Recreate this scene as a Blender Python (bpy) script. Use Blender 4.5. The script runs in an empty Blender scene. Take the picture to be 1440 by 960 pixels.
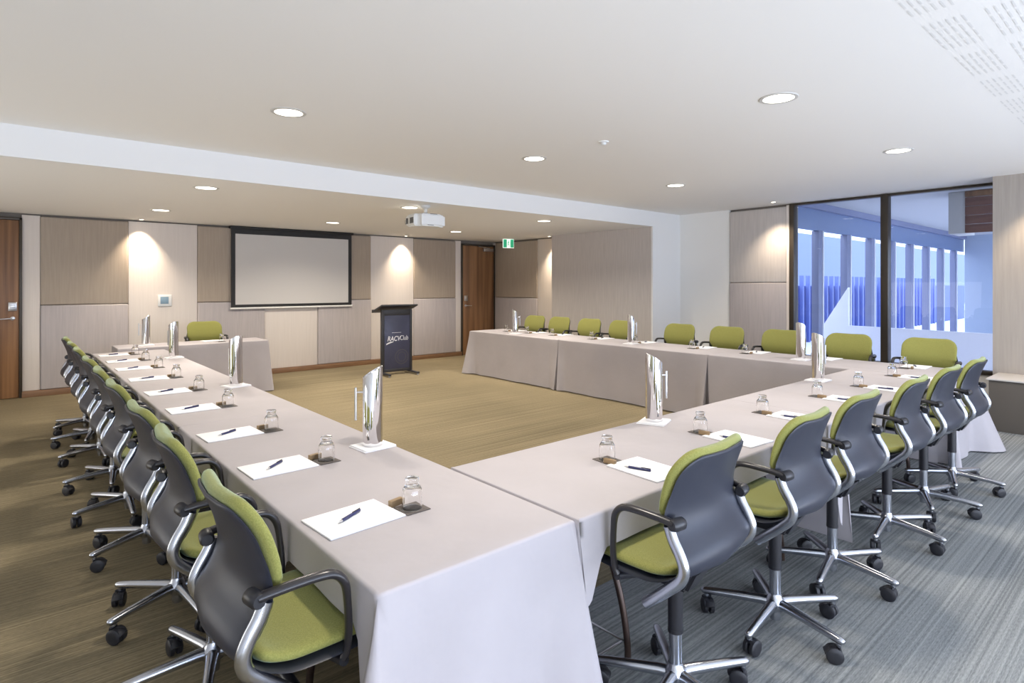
import bpy, bmesh, math, random
from mathutils import Vector, Matrix
random.seed(7)
scene = bpy.context.scene
COL = scene.collection
PI = math.pi

# ------------------------------------------------------------------ materials
def mat(name, color, rough=0.6, metal=0.0, **kw):
    m = bpy.data.materials.new(name); m.use_nodes = True
    nt = m.node_tree; b = nt.nodes['Principled BSDF']
    b.inputs['Base Color'].default_value = (*color, 1)
    b.inputs['Roughness'].default_value = rough
    b.inputs['Metallic'].default_value = metal
    for k, v in kw.items():
        b.inputs[k].default_value = v
    return m

def nd(m, kind, **props):
    n = m.node_tree.nodes.new(kind)
    for k, v in props.items():
        setattr(n, k, v)
    return n

def varied(m, c1, c2, scale, stretch=(1, 1, 1), detail=4, bump=0.0, bump_scale=None, lo=.3, hi=.7, dist=.002, coord='Object'):
    """noise driven colour between two tones, and an optional fine bump"""
    nt = m.node_tree; L = nt.links; b = nt.nodes['Principled BSDF']
    tc = nd(m, 'ShaderNodeTexCoord'); mp = nd(m, 'ShaderNodeMapping')
    mp.inputs['Scale'].default_value = stretch
    L.new(tc.outputs[coord], mp.inputs['Vector'])
    n = nd(m, 'ShaderNodeTexNoise'); n.inputs['Scale'].default_value = scale; n.inputs['Detail'].default_value = detail
    L.new(mp.outputs[0], n.inputs['Vector'])
    r = nd(m, 'ShaderNodeValToRGB')
    r.color_ramp.elements[0].position = lo; r.color_ramp.elements[0].color = (*c1, 1)
    r.color_ramp.elements[1].position = hi; r.color_ramp.elements[1].color = (*c2, 1)
    L.new(n.outputs['Fac'], r.inputs['Fac']); L.new(r.outputs[0], b.inputs['Base Color'])
    if bump:
        n2 = nd(m, 'ShaderNodeTexNoise'); n2.inputs['Scale'].default_value = bump_scale or scale * 4; n2.inputs['Detail'].default_value = 3
        L.new(mp.outputs[0], n2.inputs['Vector'])
        bp = nd(m, 'ShaderNodeBump'); bp.inputs['Strength'].default_value = bump; bp.inputs['Distance'].default_value = dist
        L.new(n2.outputs['Fac'], bp.inputs['Height']); L.new(bp.outputs[0], b.inputs['Normal'])
    return m

def emis(name, color, strength):
    m = mat(name, color, .5)
    b = m.node_tree.nodes['Principled BSDF']
    b.inputs['Emission Color'].default_value = (*color, 1)
    b.inputs['Emission Strength'].default_value = strength
    return m

def carpet(CARPET):
    m = mat('carpet', (.2, .17, .12), .95)
    nt = m.node_tree; L = nt.links; b = nt.nodes['Principled BSDF']
    b.inputs['Specular IOR Level'].default_value = .15
    tc = nd(m, 'ShaderNodeTexCoord')
    def noise(scale, sc, det=3):
        mp = nd(m, 'ShaderNodeMapping'); mp.inputs['Scale'].default_value = sc
        L.new(tc.outputs['Object'], mp.inputs['Vector'])
        n = nd(m, 'ShaderNodeTexNoise'); n.inputs['Scale'].default_value = scale; n.inputs['Detail'].default_value = det
        L.new(mp.outputs[0], n.inputs['Vector']); return n.outputs['Fac']
    stripe = noise(1.0, (.35, 75, 1), 2)       # long streaks running along X
    fine = noise(1.0, (40, 260, 1), 3)
    big = noise(.55, (1, 1, 1), 2)
    a = nd(m, 'ShaderNodeMath', operation='MULTIPLY_ADD'); a.inputs[1].default_value = .62; a.inputs[2].default_value = 0
    L.new(stripe, a.inputs[0])
    a2 = nd(m, 'ShaderNodeMath', operation='MULTIPLY_ADD'); a2.inputs[1].default_value = .38
    L.new(fine, a2.inputs[0]); L.new(a.outputs[0], a2.inputs[2])
    r = nd(m, 'ShaderNodeValToRGB')
    r.color_ramp.elements[0].position = .38; r.color_ramp.elements[0].color = CARPET[0]
    r.color_ramp.elements[1].position = .62; r.color_ramp.elements[1].color = CARPET[1]
    L.new(a2.outputs[0], r.inputs['Fac'])
    r2 = nd(m, 'ShaderNodeValToRGB')
    r2.color_ramp.elements[0].position = .35; r2.color_ramp.elements[0].color = (.86, .86, .86, 1)
    r2.color_ramp.elements[1].position = .65; r2.color_ramp.elements[1].color = (1.12, 1.12, 1.12, 1)
    L.new(big, r2.inputs['Fac'])
    mx = nd(m, 'ShaderNodeMix', data_type='RGBA', blend_type='MULTIPLY'); mx.inputs[0].default_value = 1
    L.new(r.outputs[0], mx.inputs[6]); L.new(r2.outputs[0], mx.inputs[7])
    L.new(mx.outputs[2], b.inputs['Base Color'])
    bp = nd(m, 'ShaderNodeBump'); bp.inputs['Strength'].default_value = .5; bp.inputs['Distance'].default_value = .004
    L.new(a2.outputs[0], bp.inputs['Height']); L.new(bp.outputs[0], b.inputs['Normal'])
    return m

def thin_glass(name, tint=(1, 1, 1), rough=0.0, fac=None):
    m = bpy.data.materials.new(name); m.use_nodes = True
    nt = m.node_tree; nt.nodes.clear(); L = nt.links
    out = nt.nodes.new('ShaderNodeOutputMaterial'); mix = nt.nodes.new('ShaderNodeMixShader')
    t = nt.nodes.new('ShaderNodeBsdfTransparent'); t.inputs[0].default_value = (*tint, 1)
    g = nt.nodes.new('ShaderNodeBsdfGlossy'); g.inputs['Roughness'].default_value = rough
    f = nt.nodes.new('ShaderNodeFresnel'); f.inputs['IOR'].default_value = 1.5
    k = nt.nodes.new('ShaderNodeMath'); k.operation = 'MULTIPLY'; k.inputs[1].default_value = .5      # reflection halved to weaken the lamp mirrored in the pane
    L.new(f.outputs[0], k.inputs[0]); L.new(k.outputs[0], mix.inputs[0]); L.new(t.outputs[0], mix.inputs[1]); L.new(g.outputs[0], mix.inputs[2])
    L.new(mix.outputs[0], out.inputs[0])
    return m

CARPET = ((.165, .134, .082, 1), (.300, .248, .155, 1))
M = {}
M['carpet'] = carpet(CARPET)
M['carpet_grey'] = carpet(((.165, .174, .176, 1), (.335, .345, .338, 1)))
M['ceiling'] = mat('ceiling paint', (.835, .825, .80), .85)
M['white'] = mat('white paint', (.84, .83, .80), .75)
M['cream'] = varied(mat('cream wall panel', (.72, .66, .61), .8), (.70, .64, .59), (.74, .68, .63), 6, (14, 14, .3), 3)
M['beam'] = mat('beam paint', (.80, .80, .79), .8)
M['panel_up'] = varied(mat('taupe fabric', (.36, .32, .27), .95), (.375, .315, .255), (.42, .355, .29), 5, (9, 9, .5), 4, .25, 300)
M['panel_lo'] = varied(mat('daylit taupe fabric', (.45, .41, .38), .95), (.42, .385, .385), (.475, .435, .432), 5, (9, 9, .5), 4, .25, 300)  # lighter copy of the upper fabric, daylight put into its colour
M['jut'] = varied(mat('woven wall covering', (.5, .45, .41), .95), (.515, .475, .445), (.585, .54, .505), 5, (9, 9, .5), 4, .25, 300)
M['corner'] = varied(mat('beige wall covering', (.4, .36, .32), .95), (.365, .325, .285), (.415, .37, .325), 5, (9, 9, .5), 4, .25, 300)
M['dark_gap'] = mat('dark shadow gap', (.20, .175, .15), .9)
M['wood'] = varied(mat('walnut veneer', (.2, .1, .05), .45), (.13, .060, .026), (.33, .17, .075), 2.2, (7, 7, .22), 6, .1, 40)
M['skirt'] = varied(mat('timber skirting', (.22, .12, .06), .5), (.19, .10, .05), (.26, .145, .075), 4, (1, 1, 8), 4)
M['bronze'] = mat('bronze window frame', (.060, .048, .036), .4, .4)
M['steel'] = mat('brushed steel', (.62, .62, .63), .28, 1)
M['chrome'] = mat('polished stainless', (.86, .86, .88), .06, 1)
M['alu'] = mat('polished aluminium', (.50, .52, .57), .27, 1)
M['black'] = mat('black plastic', (.018, .018, .022), .38)
M['arm'] = mat('black arm lacquer', (.022, .020, .022), .28, 0)
M['rubber'] = mat('black rubber', (.014, .014, .018), .5)
M['shell'] = mat('graphite shell', (.027, .030, .044), .42, 0, **{'Specular IOR Level': .38})
M['fabric'] = varied(mat('green knit', (.30, .31, .075), .9, **{'Sheen Weight': .5, 'Sheen Roughness': .35, 'Sheen Tint': (.72, 1.0, .88, 1)}), (.205, .203, .044), (.285, .280, .078), 260, (1, 1, 1), 2, .6, 420, dist=.0015)
M['cloth'] = varied(mat('table linen', (.7, .64, .6), .9), (.400, .372, .384), (.445, .415, .428), 2.2, (1, 1, 1), 5, .42, 6, dist=.014)
M['napkin'] = mat('white napkin', (.86, .86, .88), .9)
M['paper'] = mat('white paper', (.88, .88, .90), .7)
M['pen_navy'] = mat('navy pen', (.02, .025, .10), .3)
M['pen_black'] = mat('black pen', (.015, .015, .02), .3)
M['coaster'] = varied(mat('dark coaster', (.09, .075, .065), .5), (.07, .058, .05), (.12, .10, .09), 60)
M['mint'] = mat('brown mint wrapper', (.28, .19, .10), .5)
M['mint_side'] = mat('cream mint side', (.62, .50, .28), .5)
M['glass'] = mat('clear glass', (1, 1, 1), 0.0, 0, **{'Transmission Weight': 1.0, 'IOR': 1.45})
M['screen'] = mat('projection fabric', (.60, .58, .56), .8)
M['screen_black'] = mat('black screen border', (.012, .011, .011), .6)
M['lect'] = mat('charcoal lectern', (.030, .030, .035), .45)
M['lect_panel'] = varied(mat('navy lectern panel', (.05, .055, .10), .35), (.048, .052, .095), (.056, .06, .108), 8)
M['lect_ring'] = mat('faint grey emblem', (.105, .10, .10), .5)
M['ink'] = mat('white lettering', (.85, .85, .88), .6)
M['proj'] = mat('projector white', (.74, .75, .74), .45)
M['proj_dark'] = mat('projector grille', (.12, .12, .12), .6)
M['green'] = emis('exit green', (.02, .42, .20), .35)
M['exit_white'] = emis('exit white', (.9, .95, .9), .7)
M['lens'] = emis('lit lens', (1.0, .93, .82), 5.0)
M['washlens'] = emis('lit wall washer', (1.0, .88, .70), 9.0)
M['ring'] = mat('downlight trim', (.60, .59, .56), .5)
M['leg'] = mat('brown steel tube', (.060, .038, .030), .35, .5)
M['ply'] = mat('table board', (.25, .16, .09), .7)
M['bench_front'] = mat('taupe bench front', (.115, .100, .085), .7)
M['bench_top'] = mat('pale bench top', (.66, .63, .60), .4)
M['winglass'] = thin_glass('window glass', (.93, .96, 1.0))
M['ext_white'] = mat('sunlit terrace', (.86, .86, .92), .8)
M['ext_wall'] = mat('pale blue render', (.36, .42, .52), .8)
M['ext_build'] = mat('pale building', (.20, .25, .40), .8)
M['ext_post'] = mat('blue grey post', (.20, .22, .34), .5)
M['ext_transom'] = mat('blue transom panel', (.15, .21, .36), .25)
M['ext_postlight'] = mat('pale post edge', (.82, .84, .92), .5)
M['fence'] = mat('blue fence', (.065, .11, .42), .6)
M['fence_fin'] = mat('light blue fin', (.15, .20, .48), .6)
M['soffit'] = mat('soffit', (.50, .50, .50), .8)
M['cedar'] = varied(mat('red brown cladding', (.16, .07, .055), .6), (.13, .055, .045), (.19, .085, .065), 3, (1, .6, 8), 4)
M['thermo_screen'] = mat('blue grey display', (.22, .33, .42), .3)
M['slot'] = mat('acoustic slot', (.72, .715, .695), .9)

# ------------------------------------------------------------------ mesh helpers
def finish(name, bm, m, parent=None, sharp=38, smooth=True):
    bmesh.ops.recalc_face_normals(bm, faces=bm.faces)
    me = bpy.data.meshes.new(name); bm.to_mesh(me); bm.free()
    ms = m if isinstance(m, (list, tuple)) else [m]
    for x in ms: me.materials.append(x)
    if smooth:
        me.polygons.foreach_set('use_smooth', [True] * len(me.polygons))
        me.set_sharp_from_angle(angle=math.radians(sharp))
    o = bpy.data.objects.new(name, me); COL.objects.link(o)
    if parent: o.parent = parent
    return o

def box(bm, lo, hi, bev=0.0, mi=0, rot=None, seg=2):
    c = [(a + b) / 2 for a, b in zip(lo, hi)]; s = [max(b - a, 1e-4) for a, b in zip(lo, hi)]
    t = bmesh.new(); bmesh.ops.create_cube(t, size=1.0)
    bmesh.ops.scale(t, vec=s, verts=t.verts)
    if bev: bmesh.ops.bevel(t, geom=list(t.edges), offset=min(bev, min(s) * .45), segments=seg, affect='EDGES', profile=.5)
    mtx = Matrix.Translation(c) if rot is None else Matrix.Translation(c) @ rot
    bmesh.ops.transform(t, matrix=mtx, verts=t.verts)
    join(bm, t, mi)

def join(bm, t, mi=0):
    mp = {}
    for v in t.verts: mp[v] = bm.verts.new(v.co)
    for f in t.faces:
        try:
            g = bm.faces.new([mp[v] for v in f.verts]); g.material_index = mi if mi is not None else f.material_index
        except ValueError: pass
    t.free()

def smooth_path(pts, n=6):
    P = [Vector(p) for p in pts]; out = []
    for i in range(len(P) - 1):
        p0 = P[max(i - 1, 0)]; p1 = P[i]; p2 = P[i + 1]; p3 = P[min(i + 2, len(P) - 1)]
        for k in range(n):
            t = k / n
            out.append(.5 * ((2 * p1) + (-p0 + p2) * t + (2 * p0 - 5 * p1 + 4 * p2 - p3) * t * t + (-p0 + 3 * p1 - 3 * p2 + p3) * t ** 3))
    out.append(P[-1]); return out

def tube(bm, pts, r, seg=10, squash=(1, 1), up=(0, 0, 1), mi=0, caps=True):
    """sweep an ellipse along pts; r is a radius or one radius per point"""
    pts = [Vector(p) for p in pts]; n = len(pts); rings = []
    up = Vector(up); prev = None
    for i, p in enumerate(pts):
        d = (pts[min(i + 1, n - 1)] - pts[max(i - 1, 0)]).normalized()
        if prev is None:
            a = d.cross(up)
            if a.length < 1e-3: a = d.cross(Vector((1, 0, 0)))
            a.normalize()
        else:
            a = (prev - d * prev.dot(d)).normalized()
        prev = a; b = d.cross(a).normalized()
        rr = r[i] if isinstance(r, (list, tuple)) else r
        rings.append([bm.verts.new(p + a * math.cos(2 * PI * k / seg) * rr * squash[0] + b * math.sin(2 * PI * k / seg) * rr * squash[1]) for k in range(seg)])
    for i in range(n - 1):
        for k in range(seg):
            f = bm.faces.new((rings[i][k], rings[i][(k + 1) % seg], rings[i + 1][(k + 1) % seg], rings[i + 1][k])); f.material_index = mi
    if caps:
        for rg in (rings[0], rings[-1]):
            f = bm.faces.new(rg); f.material_index = mi

def lathe(bm, prof, seg=20, at=(0, 0, 0), mi=0, capb=True, capt=True):
    rings = []
    for (r, z) in prof:
        rings.append([bm.verts.new((at[0] + r * math.cos(2 * PI * k / seg), at[1] + r * math.sin(2 * PI * k / seg), at[2] + z)) for k in range(seg)])
    for i in range(len(rings) - 1):
        for k in range(seg):
            f = bm.faces.new((rings[i][k], rings[i][(k + 1) % seg], rings[i + 1][(k + 1) % seg], rings[i + 1][k])); f.material_index = mi
    if capb: bm.faces.new(rings[0]).material_index = mi
    if capt: bm.faces.new(rings[-1]).material_index = mi

def boxo(name, lo, hi, m, parent=None, bev=0.0):
    bm = bmesh.new(); box(bm, lo, hi, bev); return finish(name, bm, m, parent)

def tag(o, label=None, cat=None, group=None, kind=None):
    if label: o['label'] = label
    if cat: o['category'] = cat
    if group: o['group'] = group
    if kind: o['kind'] = kind
    return o

def struct(o): o['kind'] = 'structure'; return o

def thing(name, label, cat, loc=(0, 0, 0), rz=0, group=None):
    o = bpy.data.objects.new(name, None); COL.objects.link(o); o.empty_display_size = .1
    o.location = loc; o.rotation_euler = (0, 0, rz)
    return tag(o, label, cat, group)

def copy_tree(o, parent=None):
    c = o.copy(); COL.objects.link(c)
    if parent: c.parent = parent
    for ch in KIDS(o): copy_tree(ch, c)
    return c
def KIDS(o): return [x for x in list(COL.objects) if x.parent is o]

ORD = ['first', 'second', 'third', 'fourth', 'fifth', 'sixth', 'seventh', 'eighth', 'ninth']

# ------------------------------------------------------------------ room dimensions
XL, XR, XJ, XC = -2.8, 9.0, 8.2, 8.5       # left wall, window wall, thick wall past the beam, corner wall
YB, YW, YBEAM = -3.2, 10.5, 5.9            # wall behind, screen wall, beam face
ZL, ZH = 2.53, 2.78
T = .742

struct(boxo('floor', (XL - .2, 1.98, -.1), (XR + .15, YW + .3, 0), M['carpet']))
struct(boxo('floor', (XL - .2, YB - .2, -.1), (1.09, 1.98, 0), M['carpet']))
struct(boxo('floor_grey', (1.09, YB - .2, -.1), (XR + .15, 1.98, 0), M['carpet_grey']))      # same stripe pattern in grey tones, starting below the tables
# raised ceiling, lower ceiling, beam
struct(boxo('ceiling', (XL - .2, YB - .2, ZH), (XR + .15, YBEAM + .05, ZH + .12), M['ceiling']))
struct(boxo('ceiling_lower', (XL - .2, YBEAM + .05, ZL), (XR + .15, YW + .3, ZL + .12), M['ceiling']))
struct(boxo('beam_face', (XL - .2, YBEAM, ZL), (XR + .15, YBEAM + .05, ZH + .12), M['beam']))
struct(boxo('wall_left', (XL - .2, YB - .2, 0), (XL, YW + .3, ZH), M['white']))

# screen wall: backing and alternating panels
struct(boxo('wall_screen', (XL - .2, YW, 0), (9.2, YW + .2, ZL), M['dark_gap']))
def padded(name, lo, hi, m, axis, bulge=.018):
    """an upholstered panel: flat box with its face softly rolled over at the rim"""
    bm = bmesh.new(); box(bm, lo, hi, bulge, seg=4); return struct(finish(name, bm, m, sharp=60))
SEAM = 1.262; ZTOP = 2.497
for a, b in ((.315, 1.345), (2.285, 3.33), (4.275, 5.335), (6.30, 7.35)):
    padded('wall_panel_upper', (a, YW - .075, SEAM + .003), (b, YW + .01, ZTOP), M['panel_up'], 1)
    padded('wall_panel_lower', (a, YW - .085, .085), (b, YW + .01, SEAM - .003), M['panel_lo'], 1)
for a, b in ((.115, .312), (1.348, 2.282), (3.333, 4.272), (5.338, 6.297), (7.353, 7.50), (8.44, 8.50)):
    struct(boxo('wall_panel_white', (a, YW - .055, .085), (b, YW + .01, ZTOP + .01), M['cream'], bev=.004))
struct(boxo('wall_panel_white', (XL, YW - .055, .085), (-.92, YW + .01, ZTOP + .01), M['cream'], bev=.004))
for i, (a, b) in enumerate(((.115, 7.50), (XL, -.92))):
    struct(boxo('baseboard_screen', (a, YW - .095, 0), (b, YW, .083), M['skirt'], bev=.004))

# right wall beyond the beam: set back part with panels, then the thick wall
XS = 8.5
struct(boxo('wall_right_far', (XS, 8.30, 0), (XS + .2, YW + .2, ZL), M['dark_gap']))
padded('wall_panel_upper', (XS - .05, 9.02, SEAM + .003), (XS + .01, 10.42, ZTOP), M['panel_up'], 0)
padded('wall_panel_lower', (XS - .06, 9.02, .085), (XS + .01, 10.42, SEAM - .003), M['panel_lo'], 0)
struct(boxo('wall_panel_white', (XS - .03, 8.32, .085), (XS + .01, 9.015, ZTOP + .01), M['cream'], bev=.004))
struct(boxo('baseboard_right', (XS - .07, 8.30, 0), (XS, YW, .083), M['skirt'], bev=.004))
struct(boxo('wall_right_thick', (XJ, YBEAM + .005, 0), (XR + .2, 8.32, ZL), M['jut']))
struct(boxo('trim_1', (XJ - .004, YBEAM - .004, 0), (XR + .15, YBEAM + .03, ZL), M['beam']))      # pilaster face under the beam
# right wall, near side of the beam
struct(boxo('wall_right', (XR, 4.96, 0), (XR + .2, YBEAM + .03, ZH), M['white']))
struct(boxo('wall_right_backing', (XR + .04, 3.94, 0), (XR + .2, 4.98, ZH), M['dark_gap']))
padded('wall_panel_upper', (XR - .015, 4.02, 1.583), (XR + .05, 4.955, 2.745), M['jut'], 0)
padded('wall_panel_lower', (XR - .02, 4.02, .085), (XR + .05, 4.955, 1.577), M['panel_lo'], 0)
struct(boxo('trim_2', (XR - .02, 3.975, 0), (XR + .05, 4.02, ZH - .02), M['cream']))
# corner wall with bench
struct(boxo('wall_right_near', (XC, YB - .2, 0), (XR + .2, 1.47, ZH), M['corner']))
bm = bmesh.new(); box(bm, (7.9, -2.9, 0), (XC - .003, 1.40, .535), .004); box(bm, (7.88, -2.9, .535), (XC - .003, 1.42, .553), .004, mi=1)
tag(finish('window_bench', bm, [M['bench_front'], M['bench_top']]), 'low dark taupe bench with a pale top against the corner wall', 'bench')

# window 1 (the visible one)
SILL = .50
def window(name, y0, y1, mull):
    w = bpy.data.objects.new(name, None); COL.objects.link(w); struct(w)
    bm = bmesh.new()
    box(bm, (XR - .03, y1 - .07, 0), (XR + .09, y1, ZH - .005), .004)
    box(bm, (XR - .03, y0, 0), (XR + .09, y0 + .07, ZH - .005), .004)
    box(bm, (XR - .02, y0, ZH - .035), (XR + .09, y1, ZH - .004), .004)
    box(bm, (XR - .03, y0, SILL - .05), (XR + .09, y1, SILL), .004)
    for m in mull: box(bm, (XR - .04, m - .045, SILL), (XR + .09, m + .045, ZH - .005), .004)
    finish('window_frame', bm, M['bronze'], w)
    bm = bmesh.new(); box(bm, (XR + .03, y0, SILL), (XR + .042, y1, ZH - .02)); finish('window_pane', bm, M['winglass'], w)
    bm = bmesh.new(); box(bm, (XR + .0, y0, 0), (XR + .12, y1, SILL - .05)); finish('window_spandrel', bm, M['white'], w)
    return w
window('window_1', .9, 3.975, (2.70,))

struct(boxo('wall_behind', (XL - .2, YB - .2, 0), (XR + .2, YB, ZH), M['white']))

# ------------------------------------------------------------------ doors
def door(name, x0, x1, h, handle_x, closer):
    d = bpy.data.objects.new(name, None); COL.objects.link(d); struct(d)
    y = YW - .055
    bm = bmesh.new()
    box(bm, (x0 - .035, y - .03, 0), (x0 + .002, YW, h + .03), .003); box(bm, (x1 - .002, y - .03, 0), (x1 + .03, YW, h + .03), .003); box(bm, (x0 - .035, y - .03, h), (x1 + .03, YW, h + .035), .003)
    finish('door_frame', bm, M['bronze'], d)
    bm = bmesh.new(); box(bm, (x0 + .004, y - .012, .008), (x1 - .004, y + .04, h - .004), .003)
    finish('door_leaf', bm, M['wood'], d)
    s = 1 if handle_x > (x0 + x1) / 2 else -1
    bm = bmesh.new(); yy = y - .012
    tube(bm, [(handle_x, yy, 1.09), (handle_x, yy - .05, 1.09)], .011, 10)
    lp = smooth_path([(handle_x, yy - .05, 1.09), (handle_x - s * .03, yy - .055, 1.09), (handle_x - s * .13, yy - .05, 1.085)], 4)
    tube(bm, lp, .010, 10)
    t = bmesh.new(); lathe(t, [(.026, 0), (.026, .008), (.022, .010)], 18)
    bmesh.ops.transform(t, matrix=Matrix.Translation((handle_x, yy, 1.09)) @ Matrix.Rotation(PI / 2, 4, 'X'), verts=t.verts); join(bm, t)
    finish('door_handle', bm, M['steel'], d)
    bm = bmesh.new(); box(bm, (handle_x - .045, yy - .02, 1.19), (handle_x + .045, yy, 1.31), .006); box(bm, (handle_x - .03, yy - .028, 1.235), (handle_x + .03, yy - .02, 1.27), .004)
    finish('door_lock', bm, M['steel'], d)
    if closer:
        bm = bmesh.new(); box(bm, (x1 - .32, yy - .06, h - .12), (x1 - .05, yy, h - .05), .008)
        tube(bm, [(x1 - .15, yy - .05, h - .045), (x1 - .5, yy - .09, h - .02)], .01, 8)
        finish('door_closer', bm, M['steel'], d)
door('door_1', -.88, .09, 2.43, .02, False)
door('door_2', 7.535, 8.415, 2.42, 7.62, True)

# ------------------------------------------------------------------ chairs
def prof_at(prof, n):
    P = smooth_path([(0, y, z) for y, z in prof], n); return [(p.y, p.z) for p in P]

def loft(bm, rows, K=20):
    """rows: (centre(y,z), normal(y,z), half width, half thickness, dish) -> a closed soft slab"""
    rings = []
    for (cy, cz), (ny, nz), w, th, dish in rows:
        ring = []
        for k in range(K):
            a = 2 * PI * k / K
            ca, sa = math.cos(a), math.sin(a)
            ex = .35
            x = w * math.copysign(abs(ca) ** ex, ca); t = th * math.copysign(abs(sa) ** .8, sa)
            off = t + dish * (x / .23) ** 2
            ring.append(bm.verts.new((x, cy + ny * off, cz + nz * off)))
        rings.append(ring)
    for i in range(len(rings) - 1):
        for k in range(K):
            bm.faces.new((rings[i][k], rings[i][(k + 1) % K], rings[i + 1][(k + 1) % K], rings[i + 1][k]))
    bm.faces.new(rings[0]); bm.faces.new(rings[-1])

PROFILE = [(-.205, .985), (-.182, .93), (-.160, .87), (-.145, .81), (-.145, .76), (-.165, .71), (-.197, .665), (-.207, .62), (-.170, .572), (-.085, .548), (.06, .542), (.20, .545), (.30, .53)]
FINE = prof_at(PROFILE, 4)
def arc(pts):
    s = [0]
    for a, b in zip(pts, pts[1:]): s.append(s[-1] + math.hypot(b[0] - a[0], b[1] - a[1]))
    return s
def normals(pts):
    out = []
    for i in range(len(pts)):
        a = pts[max(i - 1, 0)]; b = pts[min(i + 1, len(pts) - 1)]
        dy, dz = b[0] - a[0], b[1] - a[1]; l = math.hypot(dy, dz) or 1
        out.append((-dz / l, dy / l))            # points to the front / up side of the profile
    return out
def resample(pts, s0, s1, n):
    S = arc(pts); out = []
    for i in range(n):
        s = s0 + (s1 - s0) * i / (n - 1); j = 0
        while j < len(S) - 2 and S[j + 1] < s: j += 1
        t = (s - S[j]) / ((S[j + 1] - S[j]) or 1)
        out.append((pts[j][0] + (pts[j + 1][0] - pts[j][0]) * t, pts[j][1] + (pts[j + 1][1] - pts[j][1]) * t))
    return out
TOT = arc(FINE)[-1]

def slab(s0, s1, n, half, th, offset, r0, r1, dish, edge=None):
    """cushion or shell over the arc range s0..s1 of the chair's profile"""
    e = edge or th
    ss = []
    for i in range(n):
        u = i / (n - 1); ss.append(s0 + (s1 - s0) * (.5 - .5 * math.cos(PI * u)) if False else s0 + (s1 - s0) * u)
    dens = [s0 + (s1 - s0) * (u * u * (3 - 2 * u)) for u in [i / (n - 1) for i in range(n)]]
    pts = []
    for s in dens: pts.append(resample(FINE, s, s, 2)[0])
    nm = normals(pts); rows = []
    for s, p, q in zip(dens, pts, nm):
        d0, d1 = s - s0, s1 - s
        w = half(s); t = th
        if d0 < r0: w -= r0 - math.sqrt(max(r0 * r0 - (r0 - d0) ** 2, 0))
        if d1 < r1: w -= r1 - math.sqrt(max(r1 * r1 - (r1 - d1) ** 2, 0))
        d = min(d0, d1)
        if d < e: t = th * math.sqrt(max(1 - (1 - d / e) ** 2, .0)) * .92 + th * .08
        rows.append(((p[0] + q[0] * offset, p[1] + q[1] * offset), q, max(w, .02), t, dish(s)))
    bm = bmesh.new(); loft(bm, rows); return bm

def smooth01(a, b, x):
    t = min(max((x - a) / (b - a), 0), 1); return t * t * (3 - 2 * t)

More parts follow.
